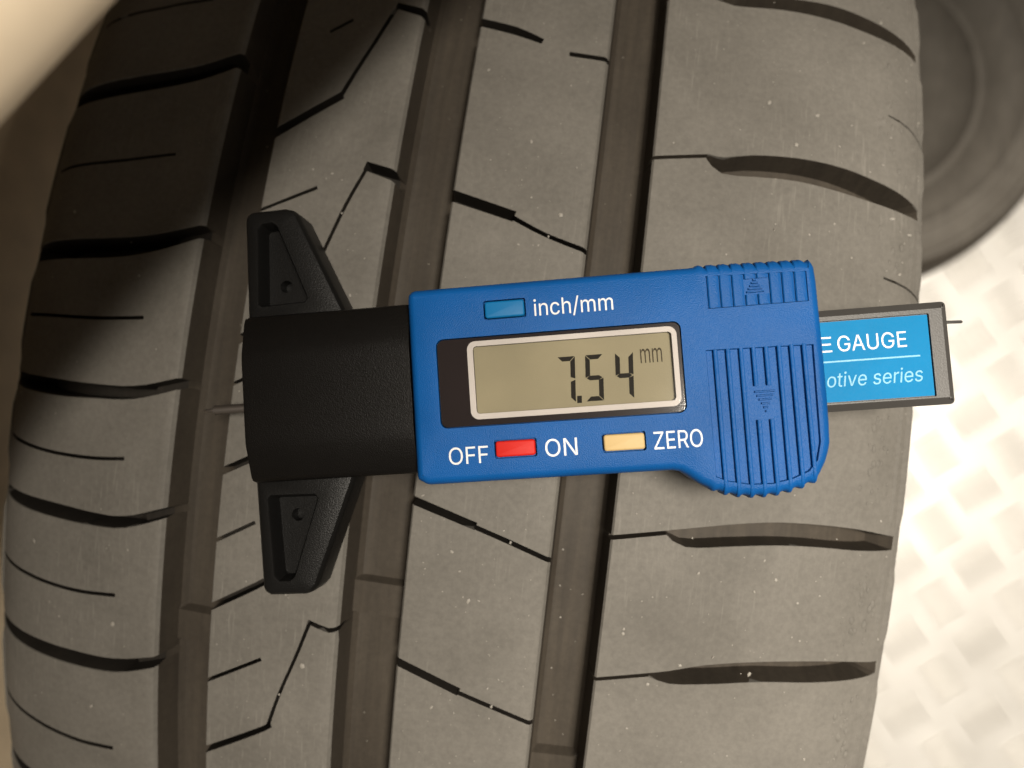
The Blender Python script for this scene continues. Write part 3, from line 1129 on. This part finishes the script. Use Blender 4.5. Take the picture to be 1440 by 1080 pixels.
lettering('unit_letters', 'mm', 36.75, 40.2, 1.25, 2.25, ZL + .04, M['segment_thin'], lcd, ref='x', thin=-.012)
lettering('printed_word', 'inch/mm', 20.35, 33.0, 10.05, 2.62, ZT + .02, M['white'], slider, ref='h')
lettering('printed_word', 'OFF', 5.0, 11.4, -12.95, 2.75, ZT + .02, M['white'], slider)
lettering('printed_word', 'ON', 20.6, 25.7, -12.62, 2.8, ZT + .02, M['white'], slider)
lettering('printed_word', 'ZERO', 37.75, 45.3, -12.55, 2.75, ZT + .02, M['white'], slider, ref='E')

for k, (x0, y0, x1, y1) in buttons.items():
    o = slab('button', rounded(rrect(x0, y0, x1, y1, .45, 4), ZT - 1.05, ZT + .45, .3, 3, .05), [], M['btn_' + k], slider, 40)
    o['label'] = {'blue': 'light blue button beside inch/mm', 'red': 'red button between OFF and ON', 'yellow': 'pale yellow button beside ZERO'}[k]

# beam with sticker at the right end
beam_out = rrect(-1.2, -8.6, 86.15, 7.95, .7, 4)
ZB = 9.2
sk = rrect(20, -7.2, 83.0, 6.1, .15, 2)
bo = ccw(beam_out)
beam = slab('beam', [(inset(bo, .3), 3.6), (bo, 4.0), (bo, ZB - 1.1), (inset(bo, .95), ZB - .15), (inset(bo, 1.15), ZB)],
            [[(sk, ZB), (inset(sk, .06), ZB - .45)]], M['beam'], gauge, 25)
sti = slab('sticker', [(rrect(20.2, -7.05, 82.85, 5.95, .1, 2), ZB - .44), (rrect(20.2, -7.05, 82.85, 5.95, .1, 2), ZB - .30)], [], M['sticker'], beam)
zs = ZB - .28
lettering('printed_word', 'E', 65.75, 67.75, 1.05, 2.5, zs, M['white'], sti, ref='E')
lettering('printed_word', 'GAUGE', 68.65, 79.35, 1.05, 2.5, zs, M['white'], sti, ref='E')
prism([[(60, -.66), (81.2, -.66), (81.2, -.40), (60, -.40)]], zs - .01, zs + .01, 'printed_line', M['pale'], sti)
lettering('printed_word', 'otive series', 66.5, 81.35, -4.62, 1.72, zs, M['pale'], sti, shear=.16, ref='x', thin=-.014)
rod('end_pin', [(85.5, 4.7, 7), (88.9, 4.55, 7), (89.1, 4.54, 7)], [.26, .26, .12], M['beam'], gauge)

# black housing over the beam
HX0, HX1 = -29.9, -.95
sec = [(-14.1, 1.0), (-14.2, 9.0), (-13.9, 9.9), (-13.2, 10.4), (-8.6, 11.75), (-7.4, 11.97), (-6.2, 12.0), (0, 12.0), (6.2, 12.0), (7.4, 11.97), (8.6, 11.75), (13.4, 10.4), (14.2, 9.9), (14.5, 9.0), (14.4, 1.0)]
V, Fc = [], []
xsn = [(HX0 - .25, .55), (HX0, .12), (HX0 + .5, 0), (HX1, 0)]
for x, d in xsn:
    for y, z in sec:
        V.append((x, y * (1 - d / 14), z - (d if z > 5 else -d)))
k = len(sec)
for i in range(len(xsn) - 1):
    for j in range(k - 1):
        Fc.append((i * k + j, (i + 1) * k + j, (i + 1) * k + j + 1, i * k + j + 1))
    Fc.append((i * k + k - 1, (i + 1) * k + k - 1, (i + 1) * k, i * k))
Fc.append(tuple(range(k)))
Fc.append(tuple(range(3 * k + k - 1, 3 * k - 1, -1)))
housing = mesh_mm('housing', V, Fc, M['black'], gauge, 35)

# the two triangular wings of the foot
for sg in (1, -1):
    w_out = [(-31.2, 12.5 * sg), (-30.8, 32.6 * sg), (-30.4, 33.5 * sg), (-29.4, 34.1 * sg), (-23.2, 34.2 * sg), (-21.9, 33.8 * sg), (-20.9, 32.8 * sg), (-13.2, 14.6 * sg), (-12.9, 12.5 * sg)]
    wo = ccw(w_out)
    ZW = 6.6
    pk = ccw([(-28.9, 17.2 * sg), (-28.4, 30.6 * sg), (-27.6, 31.6 * sg), (-25.6, 31.7 * sg), (-24.6, 30.9 * sg), (-19.7, 17.6 * sg), (-20.3, 16.8 * sg), (-28.3, 16.6 * sg)])
    pk2 = inset(pk, .75)
    hole = np.array([(-24.9 + 1.15 * math.cos(a), sg * 20.6 + 1.15 * math.sin(a)) for a in np.linspace(0, 2 * math.pi, 19)[:-1]])
    rings_w = [(inset(wo, .4), -.9), (wo, -.5), (wo, ZW - 1.5), (inset(wo, .16), ZW - .75), (inset(wo, .55), ZW - .2), (inset(wo, 1.05), ZW)]
    slab('foot_wing', rings_w, [[(pk, ZW), (inset(pk, .22), ZW - .3), (pk2, ZW - 3.4), (hole, ZW - 3.42), (inset(hole, .06), ZW - 6.0)]], M['foot'], gauge, 30)

rod('probe', [(-41.2, -.95, 4.2), (-40.6, -.95, 4.2), (-39.2, -.95, 4.2), (-39.0, -.95, 4.2), (-28, -.95, 4.2)], [.1, .32, .34, .85, .85], M['steel'], gauge)
